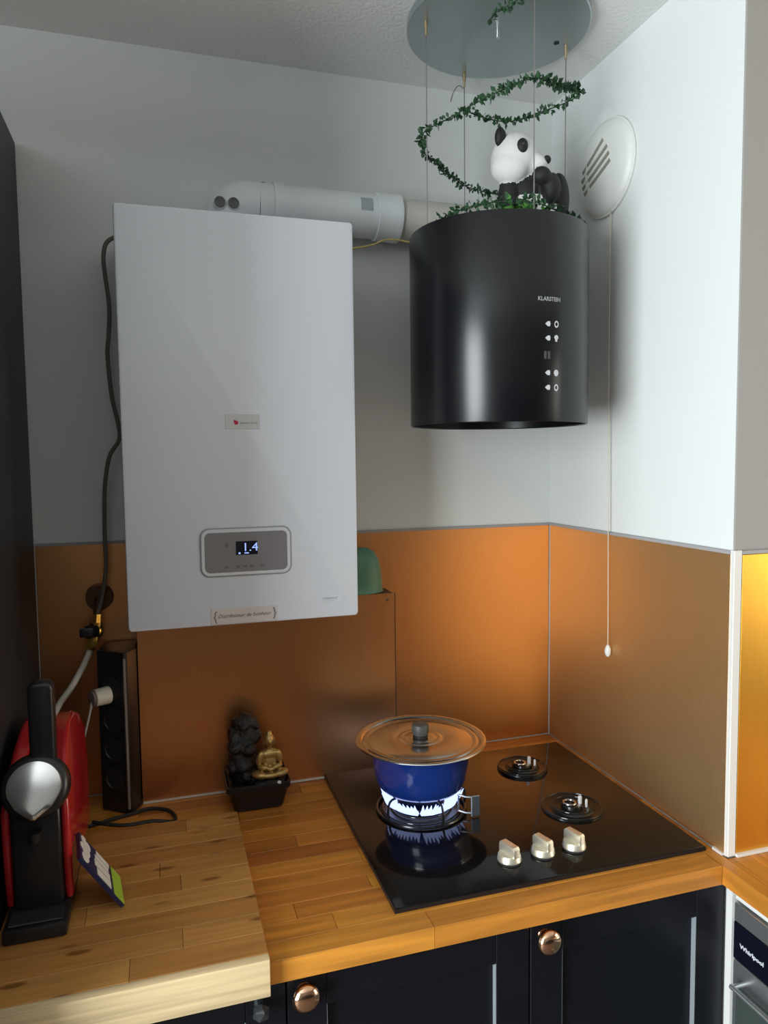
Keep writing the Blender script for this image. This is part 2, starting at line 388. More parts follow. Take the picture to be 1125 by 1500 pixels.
t = thing('pipe_box', 'copper fronted box low on the back wall hiding pipes under the boiler', 'box', (-.71, -.04, 0))
obj('front_panel', bx((-.987, -.0748, .0008), (-.4363, -.0718, .404), .0004, 1), M['copper'], t)
obj('edge_strip', bx((-.4362, -.0745, .0008), (-.4346, -.0720, .404)), M['packet_dark'], t, label='dark right edge of the front sheet')
obj('top_board', bx((-.985, -.0716, .392), (-.438, -.0045, .403)), M['packet_dark'], t, label='dark top board of the box')
obj('side_board', bx((-.4475, -.0716, .001), (-.438, -.0045, .3918)), M['packet_dark'], t)
obj('side_board', bx((-.985, -.0716, .001), (-.9755, -.0045, .3918)), M['packet_dark'], t)
for x in (-.4539, -.972):
    obj('screw', lt([(0, .0012), (.0028, .0010), (.0034, 0)], (x, -.0748, .389), (0, -1, 0), 12), M['cable_grey'], t)

# ------------------------------------------------------------------ worktops
def stave_row(parent, material, fixed0, fixed1, a0, a1, zt, zb, along='x', lo=.22, hi=.5, first=None, name='stave'):
    p = a0 + (first if first is not None else random.uniform(.08, hi)); cuts = [a0]
    while p < a1-.09: cuts.append(p); p += random.uniform(lo, hi)
    cuts.append(a1); g = .0003
    for c0, c1 in zip(cuts, cuts[1:]):
        dz = random.uniform(0, .0003)
        if along == 'x': a, b = (c0+g, fixed0+g, zb), (c1-g, fixed1-g, zt-dz)
        else: a, b = (fixed0+g, c0+g, zb), (fixed1-g, c1-g, zt-dz)
        bm = NB(); box(bm, a, b)
        top = [e for e in bm.edges if all(abs(v.co.z-(zt-dz)) < 1e-6 for v in e.verts)]
        bmesh.ops.bevel(bm, geom=top, offset=.0005, segments=1, affect='EDGES')
        obj(name, bm, material, parent, smooth=False)
t = thing('worktop', 'oiled butcher-block worktop of orange brown staves around the hob', 'worktop', (-.59, -.3, -.034))
n = 15; rows = [-.634 + (.634-.005)*k/n for k in range(n+1)]
for k in range(n): stave_row(t, M['stave_front'] if k < 2 else M['stave'], rows[k], rows[k+1], -1.1785, -.0295 if k == 0 else -.0045, 0, -.034, **(dict(first=.62, lo=.9, hi=1) if k == 0 else {}))
t = thing('worktop', 'side worktop of bright orange staves under the golden sheet at right', 'worktop', (.3, -1.2, -.034))
rows = [-.0285] + [-.0045 + .042*k for k in range(15)]
for k in range(15): stave_row(t, M['stave_y'], rows[k], rows[k+1], -1.75, -.6185 if k else -.5925, 0, -.034, along='y', lo=.3, hi=.6)

BT = .018
t = thing('pastry_board', 'pale bamboo board with a front lip lying over the left worktop', 'board', (-.99, -.42, .0006))
n = 9; rows = [-.6385 + .432*k/n for k in range(n+1)]
for k in range(n): stave_row(t, M['bamboo'], rows[k], rows[k+1], -1.178, -.8085, BT, .0008, lo=.16, hi=.3, name='slat')
obj('front_lip', bx((-1.178, -.6535, -.036), (-.8085, -.6387, BT-.0003), .0012, 2), M['lip'], t, label='paler front lip hooked over the worktop edge')

# ------------------------------------------------------------------ base cabinets
def shaker_door(parent, x0, x1, z0, z1, y, stile=.058):
    d = obj('door', bx((x0, y, z0), (x0+stile, y+.02, z1), .0012, 1), M['black_door'], parent)
    # frame members, joined to the first stile
    bm = NB(); bm.from_mesh(d.data)
    b = LOC[parent.name]
    for a, c in (((x1-stile, y, z0), (x1, y+.02, z1)), ((x0+stile, y, z1-stile), (x1-stile, y+.02, z1)), ((x0+stile, y, z0), (x1-stile, y+.02, z0+stile))):
        box(bm, Vector(a)-b, Vector(c)-b, .0012, 1)
    bm.to_mesh(d.data); bm.free()
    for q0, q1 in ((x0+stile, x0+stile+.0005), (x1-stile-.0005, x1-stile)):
        obj('edge_highlight', bx((q0, y+.0008, z0+stile), (q1, y+.0118, z1-stile)), M['edge_light'], d, smooth=False)  # grey strips paint the window light onto the black inner edges
    obj('panel', bx((x0+stile, y+.012, z0+stile), (x1-stile, y+.0185, z1-stile)), M['black_door'], d)
    return d
def copper_knob(parent, x, y, z):
    bm = lt([(0, 0), (.011, 0), (.0090, .003), (.0085, .006), (.0110, .008), (.0175, .0110), (.0205, .016), (.0203, .0205), (.0175, .0248), (.0115, .0278), (.005, .0289), (0, .0292)], (x, y, z), (0, -1, 0), 32)
    obj('knob', bm, M['copper_knob'], parent, label='polished copper knob', angle=60)
YD = -.617
def cabinet(x0, x1, label):
    t = thing('base_cabinet', label, 'cabinet', ((x0+x1)/2, -.3, FZ))
    obj('body', bx((x0+.002, YD+.021, -.86), (x1-.002, -.006, -.0365)), M['black_panel'], t)
    obj('plinth', bx((x0+.002, YD+.06, FZ), (x1-.002, YD+.08, -.861)), M['black_panel'], t)
    return t
t = cabinet(-.7805, -.3895, 'black shaker cabinet under the hob with a copper knob, near the board')
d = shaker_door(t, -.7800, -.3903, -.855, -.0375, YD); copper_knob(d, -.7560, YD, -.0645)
t = cabinet(-.3885, -.0075, 'black shaker cabinet under the hob with a copper knob, beside the oven')
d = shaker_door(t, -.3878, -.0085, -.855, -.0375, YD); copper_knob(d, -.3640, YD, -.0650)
t = cabinet(-1.178, -.7815, 'black cabinet under the pastry board with a small dark faceted knob')
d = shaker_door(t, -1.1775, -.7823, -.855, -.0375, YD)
bm = NB(); bmesh.ops.create_icosphere(bm, subdivisions=1, radius=.013, matrix=Matrix.Translation((-.8205, YD-.02, -.069)))
cyl(bm, (-.8205, YD, -.069), (-.8205, YD-.012, -.069), .008, .006, 12)
obj('knob', bm, mat('smoked_glass_knob', (.03, .035, .04), .06, spec=.9), d, smooth=False, label='small dark faceted knob')

t = thing('tall_cabinet', 'tall black cupboard along the left edge beside the coffee machine', 'cabinet', (-1.48, -.32, FZ))
obj('body', bx((-1.78, -.759, FZ+.08), (-1.1805, -.004, 1.328), .002, 1), M['black_panel'], t)
obj('door', bx((-1.777, -.780, FZ+.085), (-1.183, -.7600, 1.324), .0015, 1), M['black_door'], t)
obj('plinth', bx((-1.77, -.60, FZ), (-1.19, -.02, FZ+.079)), M['black_panel'], t)

t = thing('added_dark_units', 'added unseen run of black units behind the viewer, darkening low reflections', 'cabinet', (-.6, -3.5, FZ))  # unseen units added to darken fill light and reflections low down
obj('body', bx((-2.69, -3.79, FZ+.001), (1.0, -3.22, .02)), M['black_panel'], t)
obj('top', bx((-2.69, -3.795, .021), (1.0, -3.19, .06)), M['black_panel'], t)
for k in range(6): obj('door', bx((-2.68+.612*k, -3.24, FZ+.08), (-2.68+.612*k+.606, -3.2205, .01)), M['black_door'], t)

# ------------------------------------------------------------------ oven unit at right
struct('trim_8', bx((-.0068, -.6340, FZ), (.030, -.6200, -.0365)), M['white_plastic'], 'white upright filler strip between black cabinet and oven', 'trim')
t = thing('oven', 'built-in steel oven with black control band under the right worktop', 'oven', (.28, -.935, FZ+.1))
X = -.005; y0, y1 = -1.233, -.6365
obj('body', bx((X+.022, y0, -.66), (.56, y1, -.064)), M['black_panel'], t)
obj('top_strip', bx((X, y0, -.1005), (X+.02, y1, -.0676), .0015, 1), M['oven_steel'], t)
c = obj('control_band', bx((X, y0, -.168), (X+.02, y1, -.1015), .001, 1), M['screen'], t)
lettering('Whirlpool', .0105, (X-.0003, -.6517, -.1408), (0, -1, 0), (0, 0, 1), M['paint_white'], c, width=.052, bold=.03)
d = obj('door', bx((X, y0, -.655), (X+.018, y1, -.170), .0015, 1), M['oven_steel'], t)
obj('glass', bx((X-.0025, y0+.012, -.64), (X-.0002, y1-.010, -.212), .001, 1), M['oven_glass'], d)
bm = NB(); yy = [y1-.03, y0+.03]
cyl(bm, (X-.024, y0+.03, -.200), (X-.024, y1-.022, -.200), .0042)
for q in (y0+.035, y1-.026): cyl(bm, (X, q, -.200), (X-.024, q, -.200), .0042, seg=12)
obj('handle', bm, M['oven_steel'], d)
t = thing('oven_housing', 'white carcass panels holding the oven under the right worktop', 'cabinet', (.28, -.93, FZ))
obj('side_panel', bx((.016, y0-.022, FZ), (.58, y0-.004, -.036)), M['white_plastic'], t)
obj('shelf', bx((.016, y0-.003, -.70), (.58, y1+.0005, -.682)), M['white_plastic'], t)
obj('top_rail', bx((X+.003, y0-.003, -.062), (.03, y1-.0005, -.0365)), M['white_plastic'], t)

# ------------------------------------------------------------------ boiler
bx0, bx1, by, bz0, bz1 = -.9934, -.5757, -.2812, .4056, 1.1411
t = thing('boiler', 'tall white wall-mounted gas boiler with a grey control panel', 'boiler', ((bx0+bx1)/2, -.14, bz0))
bm = NB(); prism(bm, rrect(bx0, bx1, bz0, bz1, .007, 4), 'y', by, -.012, .004, 2)
obj('casing', bm, M['boiler'], t)
obj('wall_bracket', bx((bx0+.05, -.0118, bz1-.12), (bx1-.05, -.0005, bz1-.06)), M['alu'], t)
px0, px1, pz0, pz1 = -.8680, -.7025, .4945, .5840
p = NB(); prism(p, rrect(px0, px1, pz0, pz1, .017), 'y', by-.0015, by+.003, .0008, 1)
panel = obj('control_panel', p, M['groove'], t, label='grey rounded control panel with a small display')
p = NB(); prism(p, rrect(px0+.0028, px1-.0028, pz0+.0028, pz1-.0028, .0145), 'y', by-.003, by-.001, .0006, 1); obj('rim', p, M['panel_rim'], panel)
p = NB(); prism(p, rrect(px0+.0085, px1-.0085, pz0+.0085, pz1-.0085, .0095), 'y', by-.0036, by-.0025, .0003, 1); obj('face', p, M['panel_grey'], panel)
p = bx((-.8045, by-.0042, .5340), (-.7655, by-.0030, .5585)); obj('display', p, M['screen'], panel)
lettering('1.4', .0215, (-.7935, by-.0045, .5405), (1, 0, 0), (0, 0, 1), M['digits'], panel, name='display_digits', width=.024)
for u0, u1, w0, w1 in ((-.7895, -.7815, .5360, .5380), (-.8000, -.7965, .5355, .5385)): obj('display_icon', bx((u0, by-.0047, w0), (u1, by-.0042, w1)), M['digits'], panel, smooth=False)
bmk = mat('button_mark', (.13, .125, .13), .5)
for q in (-.822, -.801, -.789, -.777, -.757): obj('button_mark', bx((q-.0035, by-.0039, .5105), (q+.0035, by-.0034, .5150)), bmk, panel, smooth=False)
obj('button_mark', bx((-.8235, by-.0039, .5490), (-.8175, by-.0034, .5565)), bmk, panel, smooth=False)
s = obj('badge', bx((-.8170, by-.0007, .7610), (-.7555, by+.0002, .7875), .0003, 1), M['sticker_clear'], t, label='clear maker badge with a red emblem')
bm = lt([(0, .0004), (.0032, .0003), (.0036, 0)], (-.7975, by-.0007, .7722), (0, -1, 0), 16)
prism(bm, [(-.8020, .7775), (-.7985, .7762), (-.7950, .7738), (-.7995, .7690), (-.8016, .7725)], 'y', by-.0011, by-.0007)
obj('emblem', bm, M['red_ink'], s, label='small red bird-like emblem')
lettering('saunier duval', .0062, (-.7915, by-.0009, .7704), (1, 0, 0), (0, 0, 1), M['ink_pale'], s, width=.0305)
s = obj('name_sticker', bx((-.8515, by-.0007, .4085), (-.7318, by+.0002, .4365), .0003, 1), M['sticker'], t, label='pinkish sticker with script lettering')
lettering('Distributeur de bonheur', .0100, (-.8395, by-.0009, .4195), (1, 0, .004), (0, 0, 1), M['ink'], s, shear=.35, width=.096)
lettering('{', .0230, (-.8478, by-.0009, .4155), (1, 0, 0), (0, 0, 1), M['ink'], s)
lettering('}', .0230, (-.7405, by-.0009, .4165), (1, 0, 0), (0, 0, 1), M['ink'], s)
s = obj('model_sticker', bx((-.6480, by-.0006, .4355), (-.6080, by+.0002, .4465), .0002, 1), M['boiler'], t)
lettering('THEMAFAST', .0056, (-.6462, by-.0008, .4408), (1, 0, 0), (0, 0, 1), M['ink_pale'], s, width=.030)
lettering('CONDENS', .0042, (-.6440, by-.0008, .4363), (1, 0, 0), (0, 0, 1), M['sticker_clear'], s, width=.022)

# flue pipe
FY, FZZ, FR = -.0575, 1.2295, .046
def along_x(prof, x, y=FY, z=FZZ, seg=40): return lt([(r, h) for r, h in prof], (x, y, z), (1, 0, 0), seg)
t = thing('flue_pipe', 'white flue pipe running over the boiler towards the right wall', 'pipe', (-.40, FY, FZZ))
bm = NB()
tube(bm, smooth_path([(-.785, FY, 1.142), (-.785, FY, 1.185), (-.775, FY, 1.215), (-.748, FY, FZZ), (-.72, FY, FZZ)], 6), FR, 36)
obj('elbow', bm, M['flue'], t)
obj('pipe', along_x([(0, 0), (FR, 0), (FR, .250), (0, .250)], -.7195), M['flue'], t)
obj('joint_collar', along_x([(FR+.0003, 0), (.0500, .002), (.0500, .040), (.0510, .042), (.0510, .054), (FR+.0003, .056)], -.4695), M['flue'], t)
obj('extension_pipe', along_x([(0, 0), (.0425, 0), (.0425, .445), (0, .445)], -.4690), M['flue_beige'], t)
obj('wall_rosette', along_x([(.0430, 0), (.048, .002), (.050, .028), (.050, .0335), (.0430, .0335)], -.0345), M['white_plastic'], t)
for x in (-.8004, -.7737):
    bm = lt([(.0060, .0055), (.0118, .0075), (.0130, .005), (.0130, -.030)], (x, FY-FR+.004, 1.2155), (0, -1, 0), 24)
    pl = obj('test_port', bm, M['flue'], t)
    obj('plug', lt([(0, .0065), (.0105, .0098), (.0112, .002), (0, .002)], (x, FY-FR+.004, 1.2155), (0, -1, 0), 24), M['grey_plastic'], pl, label='dark grey plug')
br = obj('bracket', along_x([(FR+.0003, 0), (FR+.0028, 0), (FR+.0028, .022), (FR+.0003, .022)], -.6900), M['flue'], t)
for x in (-.7039, -.6735):
    bm = NB(); cyl(bm, (x, -.022, 1.2845), (x, -.036, 1.2845), .0055, .0055, 12); cyl(bm, (x, -.001, 1.2845), (x, -.022, 1.2845), .0025, seg=8)
    obj('screw', bm, M['wire'], br)
lb = NB(); a0, a1 = math.radians(158), math.radians(196)
V = []
for k in range(7):
    a = a0 + (a1-a0)*k/6; V.append([(x, FY + (FR+.0006)*math.cos(a), FZZ + .010 + (FR+.0006)*math.sin(PI-a)*1.0) for x in (-.5090, -.4825)])
vv = [[lb.verts.new(p) for p in r] for r in V]
for A, B in zip(vv, vv[1:]): lb.faces.new((A[0], A[1], B[1], B[0]))
for vtx in lb.verts:   # snap to the pipe's curve, slightly proud
    d = Vector((0, vtx.co.y-FY, vtx.co.z-FZZ)).normalized(); vtx.co.y = FY + d.y*(FR+.0007); vtx.co.z = FZZ + d.z*(FR+.0007)
obj('label_plate', lb, mat('grey_label', (.36, .40, .42), .5), t, label='small grey rating label')
t = obj('yellow_wire', tube(NB(), smooth_path([(-.565, -.105, 1.139), (-.534, -.112, 1.1431), (-.5118, -.112, 1.1475), (-.4848, -.112, 1.155), (-.4667, -.114, 1.1634), (-.4439, -.113, 1.1679), (-.418, -.112, 1.1665), (-.38, -.105, 1.165)], 6), .0018, 8), M['yellow_wire'], loc=(-.5, -.13, 1.15))
tag(t, 'thin yellow wire looping under the white flue pipe', 'wire')

# ------------------------------------------------------------------ cable, gas valve, socket column
t = obj('boiler_cable', tube(NB(), smooth_path([(-.985, -.055, 1.148), (-1.0015, -.05, 1.148), (-1.018, -.05, 1.135), (-1.024, -.05, 1.108), (-1.0225, -.05, 1.075), (-1.0168, -.05, 1.0115), (-1.0200, -.05, .955), (-1.0235, -.05, .9175), (-1.0185, -.05, .8368), (-1.0090, -.05, .785), (-1.0075, -.05, .75), (-1.0277, -.05, .7141), (-1.0390, -.05, .6458), (-1.0420, -.05, .5491), (-1.0423, -.05, .4935), (-1.0520, -.05, .4300), (-1.0625, -.05, .398)], 6), .0042, 10), M['cable_grey'], loc=(-1.02, -.05, .75))
tag(t, 'taupe grey cable dangling down the left side of the white boiler', 'cable')
t = thing('gas_valve', 'brass gas valve with a dark tap handle above the socket column', 'valve', (-1.07, -.03, .36))
bm = NB(); cyl(bm, (-1.0625, -.05, .398), (-1.0640, -.05, .380), .0085, seg=6); cyl(bm, (-1.0640, -.05, .382), (-1.0720, -.05, .345), .0125, .0125, 20)
ell(bm, (-1.0675, -.05, .364), (.017, .015, .017))
obj('valve_body', bm, M['brass'], t)
bm = NB(); cyl(bm, (-1.0720, -.05, .346), (-1.0775, -.05, .328), .0120, .0120, 6); obj('nut', bm, M['brass'], t, smooth=False)
bm = NB(); cyl(bm, (-1.070, -.062, .366), (-1.078, -.080, .368), .014, .013, 20); box(bm, (-1.094, -.084, .358), (-1.066, -.074, .377), .003); obj('tap_handle', bm, M['black_plastic'], t, label='dark tap handle')
bm = NB(); cyl(bm, (-1.060, -.004, .425), (-1.060, -.022, .425), .028, .026, 24); cyl(bm, (-1.060, -.02, .425), (-1.0625, -.048, .402), .008, seg=12); obj('wall_plate', bm, mat('rusty_plate', (.09, .04, .02), .5, .5), t)
t = obj('gas_hose', tube(NB(), smooth_path([(-1.0770, -.05, .330), (-1.082, -.052, .316), (-1.096, -.060, .287), (-1.1160, -.075, .255), (-1.140, -.09, .222), (-1.158, -.10, .17), (-1.165, -.10, .06), (-1.166, -.10, .006)], 6), .0062, 12), M['gas_hose'], loc=(-1.12, -.07, .25))
tag(t, 'thick cream gas hose running down behind the coffee machine lever', 'hose')

t = thing('socket_column', 'black upright multi-socket column with a silver edge beside the pipe box', 'socket', (-1.02, -.07, 0))
poly = [(-.9895, -.012), (-.9895, -.088), (-1.006, -.116), (-1.012, -.118), (-1.064, -.078), (-1.048, -.012)]
bm = NB(); prism(bm, poly, 'z', .001, .330, .003, 2); obj('housing', bm, M['black_plastic'], t)
bm = NB(); prism(bm, [(-1.0085, -.1180), (-1.0125, -.1192), (-1.0145, -.1165), (-1.0085, -.1145)], 'z', .012, .318); obj('edge_strip', bm, M['wire'], t, label='silver edge strip')
A2, B2 = Vector((-1.012, -.118, 0)), Vector((-1.064, -.078, 0)); nrm = Vector((-.040, -.052, 0)).normalized(); mid = (A2+B2)/2
for z in (.255, .190, .130, .070):
    so = obj('socket', lt([(.0235, 0), (.0235, .0016), (.0200, .0022), (.0185, .0004), (0, .0004)], mid + Vector((0, 0, z)), nrm, 28), M['socket_face'], t)
    bm = NB()
    for s in (-.0095, .0095): cyl(bm, mid + (B2-A2).normalized()*s + Vector((0, 0, z)) + nrm*.0005, mid + (B2-A2).normalized()*s + Vector((0, 0, z)) + nrm*.0009, .0025, seg=10)
    obj('pin_hole', bm, M['rubber'], so)
t = thing('power_plug', 'cream round plug with thin lead in the black socket column', 'plug', mid + Vector((0, 0, .255)))
pc = mid + Vector((0, 0, .245)) + nrm*.0024
pa = (nrm + Vector((-.55, .15, 0))).normalized()
bm = lt([(0, 0), (.0165, 0), (.0175, .004), (.0165, .030), (0, .030)], mid + Vector((0, 0, .245)) + nrm*.0065, pa, 28); obj('plug_body', bm, M['cream_plastic'], t)
pe = mid + Vector((0, 0, .245)) + nrm*.0065 + pa*.0302
bm = lt([(0, 0), (.0160, 0), (.0145, .006), (.0050, .008), (0, .008)], pe, pa, 24); obj('plug_back', bm, mat('plug_grey', (.16, .13, .12), .5), t, label='grey brown back of the plug')
q = pe + pa*.004
obj('lead', tube(NB(), smooth_path([q, q + Vector((-.003, -.006, -.018)), q + Vector((-.012, -.010, -.055)), q + Vector((-.026, -.014, -.105)), q + Vector((-.050, -.02, -.150)), (-1.10, -.155, .03), (-1.115, -.165, .003)], 6), .0022, 8), mat('lead_grey', (.42, .39, .36), .5), t)
CM = thing('coffee_machine', 'red and black capsule coffee machine with its lever raised at left', 'coffee machine', (-1.125, -.33, .0183))
obj('power_cord', tube(NB(), smooth_path([(-1.075, -.172, .0225), (-1.045, -.192, .0225), (-1.010, -.2045, .022), (-.965, -.202, .0215), (-.930, -.188, .008), (-.925, -.160, .0045), (-.940, -.128, .0045), (-.975, -.112, .0045), (-1.010, -.124, .0045), (-1.045, -.135, .0045), (-1.085, -.15, .0045)], 6), .0036, 8), M['rubber'], CM)

t = thing('green_tub', 'sage green rounded plastic tub standing on the pipe box, half hidden by the boiler', 'tub', (-.504, -.040, .4035))
prof = [(0, .003), (.040, .003), (.0470, .002), (.0480, .0), (.0515, .0005), (.0520, .003), (.0500, .005), (.0500, .020), (.0475, .050), (.0410, .076), (.0300, .093), (.0160, .101), (0, .103)]
obj('shell', lt(prof, (-.505, -.040, .4038), (0, 0, 1), 40, 1.0, .66), M['green_tub'], t, angle=60)

# ------------------------------------------------------------------ extractor hood on wires, ceiling plate
HX, HY, HR, HZ0, HZ1 = -.277, -.272, .175, .768, 1.137
WIRES = [(-.4229, -.2663), (-.2768, -.1097), (-.1232, -.2665), (-.283, -.429)]
t = thing('extractor_hood', 'black cylindrical extractor hood hanging on four thin wires above the hob', 'hood', (HX, HY, HZ0))
prof = [(HR-.003, .040), (HR-.003, .002), (HR-.001, 0), (HR, .002), (HR, HZ1-HZ0-.002), (HR-.001, HZ1-HZ0), (HR-.006, HZ1-HZ0-.001), (HR-.006, HZ1-HZ0-.02), (.02, HZ1-HZ0-.02), (0, HZ1-HZ0-.02)]
body = obj('casing', lt(prof, (HX, HY, HZ0), (0, 0, 1), 128), M['hood'], t)
obj('filter', lt([(0, .040), (HR-.0035, .040), (HR-.0035, .036), (0, .034)], (HX, HY, HZ0), (0, 0, 1), 64), M['black_plastic'], t)
def on_hood(px_ang, z): return Vector((HX + HR*math.cos(px_ang), HY + HR*math.sin(px_ang), z))
CV = Vector((-.932, -1.6153, 0)); toc = (CV - Vector((HX, HY, 0))).normalized(); base_ang = math.atan2(toc.y, toc.x)
def hang(px): return base_ang + math.asin(max(-1, min(1, (px-729)/132.0)))
def hood_mark(kind, ang, z, s, material, name):
    c = on_hood(ang, z); X = Vector((-math.sin(ang), math.cos(ang), 0)); N = Vector((math.cos(ang), math.sin(ang), 0)); Z = Vector((0, 0, 1))
    bm = NB()
    if kind == 'tri': pts = [(-1, 0), (-.1, .75), (.7, .8), (.9, 0), (.7, -.8), (-.1, -.75)]
    elif kind == 'disc': pts = [(.8*math.cos(k*PI/6), .95*math.sin(k*PI/6)) for k in range(12)]
    elif kind == 'bulb': pts = [(-.3, -.9), (.3, -.9), (.35, -.3), (.75, .2), (.5, .8), (0, 1.0), (-.5, .8), (-.75, .2), (-.35, -.3)]
    elif kind == 'bar': pts = [(-.35, -1), (.35, -1), (.35, 1), (-.35, 1)]
    if kind == 'ring':
        n = 14
        for k in range(n):
            a0, a1 = 2*PI*k/n, 2*PI*(k+1)/n
            bm.faces.new([bm.verts.new(c + N*.0005 + (X*math.cos(a)*r*.8 + Z*math.sin(a)*r)*s) for a, r in ((a0, .55), (a0, 1), (a1, 1), (a1, .55))][::-1])
        bmesh.ops.recalc_face_normals(bm, faces=bm.faces)
    else:
        lo = [bm.verts.new(c - N*.0006 + (X*x + Z*y)*s) for x, y in pts]; hi = [bm.verts.new(c + N*.0006 + (X*x + Z*y)*s) for x, y in pts]; n = len(pts)
        bm.faces.new(hi); bm.faces.new(lo[::-1])
        for k in range(n): bm.faces.new((lo[k], lo[(k+1) % n], hi[(k+1) % n], hi[k]))
        bmesh.ops.recalc_face_normals(bm, faces=bm.faces)
    obj(name, bm, material, body, smooth=False)
la = hang(796); X = Vector((-math.sin(la), math.cos(la), 0)); c = on_hood(la, .9805)
lo_ = lettering('KLARSTEIN', .0098, c - X*.0215 + Vector((math.cos(la), math.sin(la), 0))*.0002, X, (0, 0, 1), M['paint_white'], body, name='logo_lettering', width=.047, bold=.035, extrude=.0003)
b0 = LOC[body.name]
for v in lo_.data.vertices:
    w = v.co + b0; rel = Vector((w.x-HX, w.y-HY, 0)); s = rel.dot(X)/HR; a = la + s
    v.co = Vector((HX + (HR+.0006)*math.cos(a), HY + (HR+.0006)*math.sin(a), w.z)) - b0
for z, k2 in ((.9405, 'ring'), (.9155, 'bulb'), (.8545, 'disc'), (.8285, 'ring')):
    hood_mark('tri', hang(795.5), z, .0056, M['paint_white'], 'touch_mark'); hood_mark(k2, hang(807), z, .0062, M['paint_white'], 'icon_mark')
hood_mark('bar', hang(792), .8855, .0068, M['paint_dim'], 'indicator_bar'); hood_mark('bar', hang(797), .8855, .0068, M['paint_dim'], 'indicator_bar')
PZ = 1.529
for x, y in WIRES:
    w = obj('wire', tube(NB(), [(x, y, HZ1-.021), (x, y, PZ)], .0011, 8), M['wire'], t)
    bm = NB(); cyl(bm, (x, y, PZ-.026), (x, y, PZ-.009), .0022, .0036, 12); cyl(bm, (x, y, PZ-.009), (x, y, PZ-.0002), .0040, .0040, 12); obj('wire_grip', bm, M['dull_brass'], w, label='little brass wire grip')
x, y = WIRES[1]
obj('wire_tail', tube(NB(), smooth_path([(x-.001, y, PZ-.03), (x-.015, y-.004, PZ-.028), (x-.028, y-.008, PZ-.044), (x-.036, y-.01, PZ-.066)], 5), .001, 6), M['wire'], t)
t = thing('ceiling_plate', 'round grey steel plate on the ceiling from which the hood hangs', 'plate', (-.277, -.272, PZ))
obj('disc', lt([(0, 0), (.174, 0), (.176, .002), (.176, CZ-PZ-.0006), (0, CZ-PZ-.0006)], (-.277, -.272, PZ), (0, 0, 1), 96), M['plate'], t)
bm = NB(); cyl(bm, (-.2805, -.2797, PZ-.016), (-.2805, -.2797, PZ-.0002), .0038, .0038, 12); obj('stud', bm, M['alu'], t)
bm = NB(); cyl(bm, (-.1468, -.2698, PZ-.0012), (-.1468, -.2698, PZ-.0002), .0055, .0055, 16); obj('hole_plug', bm, M['rubber'], t)

# ------------------------------------------------------------------ ivy garland and panda
def leaves(bm, path, step, per, size, spread, flat=None):
    P = [Vector(p) for p in path]; acc = 0
    for a, b in zip(P, P[1:]):
        d = (b-a); L = d.length; s = 0
        while acc + (L - s) >= step:
            s += step - acc; acc = 0
            p = a + d*(s/L)
            for _ in range(per):
                v = Vector((random.gauss(0, 1), random.gauss(0, 1), random.gauss(0, 1))).normalized()
                v = (v + d.normalized()*.25).normalized(); q = p + Vector((random.uniform(-1, 1), random.uniform(-1, 1), random.uniform(-1, 1)))*spread
                u, w = frame_of(v); l = size*random.uniform(.6, 1.25); h = l*.32
                ang = random.uniform(0, 2*PI); sd = u*math.cos(ang) + w*math.sin(ang); nn = v.cross(sd)
                c0 = bm.verts.new(q); c1 = bm.verts.new(q + v*l*.5 + sd*h + nn*l*.08); c2 = bm.verts.new(q + v*l); c3 = bm.verts.new(q + v*l*.5 - sd*h + nn*l*.08)
                bm.faces.new((c0, c1, c2)); bm.faces.new((c0, c2, c3))
        acc += L - s
gp = [(-.345, -.375, 1.478), (-.335, -.385, 1.492), (-.31, -.405, 1.502), (-.2845, -.432, 1.515), (-.262, -.420, 1.520)]
gp_a = smooth_path(gp, 8)
gp_b = smooth_path([(-.2771, -.1065, 1.4562), (-.2500, -.145, 1.4270), (-.2118, -.19, 1.4039), (-.165, -.232, 1.4080), (-.1208, -.2675, 1.4192), (-.1000, -.275, 1.4330), (-.1100, -.290, 1.4390),
      (-.190, -.355, 1.4000), (-.2798, -.431, 1.3655), (-.3164, -.37, 1.3688), (-.3503, -.31, 1.3641), (-.390, -.285, 1.345), (-.4301, -.2663, 1.3234), (-.415, -.225, 1.308), (-.3766, -.19, 1.304), (-.325, -.14, 1.303), (-.2746, -.1075, 1.2960),
      (-.2450, -.130, 1.280), (-.2207, -.16, 1.2651), (-.165, -.215, 1.245), (-.118, -.255, 1.210)], 8)
ZT = HZ1-.019
gp_c = smooth_path([(-.118, -.255, 1.210), (-.112, -.300, 1.165), (-.150, -.360, 1.152), (-.215, -.405, 1.150), (-.283, -.425, 1.156), (-.345, -.385, 1.163), (-.385, -.330, 1.163), (-.410, -.285, 1.156)], 8)
t = thing('ivy_garland', 'dark green artificial ivy garland wound around the hood wires', 'garland', (-.277, -.27, 1.30))
bm = NB(); tube(bm, gp_a, .0011, 6); tube(bm, gp_b, .0011, 6); tube(bm, gp_c, .0011, 6)
obj('stem', bm, M['stem'], t)
bm = NB(); leaves(bm, gp_a, .0045, 3, .0125, .003); leaves(bm, gp_b, .0045, 3, .0125, .003); leaves(bm, gp_c, .0050, 3, .0135, .004)
o = obj('leaves', bm, M['leaf'], t, smooth=False); o['kind'] = 'stuff'
t = thing('green_plant', 'bright green little artificial sprig at the panda\'s feet on the hood', 'plant', (-.26, -.345, HZ1-.0198))
pp = [(-.27, -.345, HZ1-.019)]
bm = NB(); bl = NB()
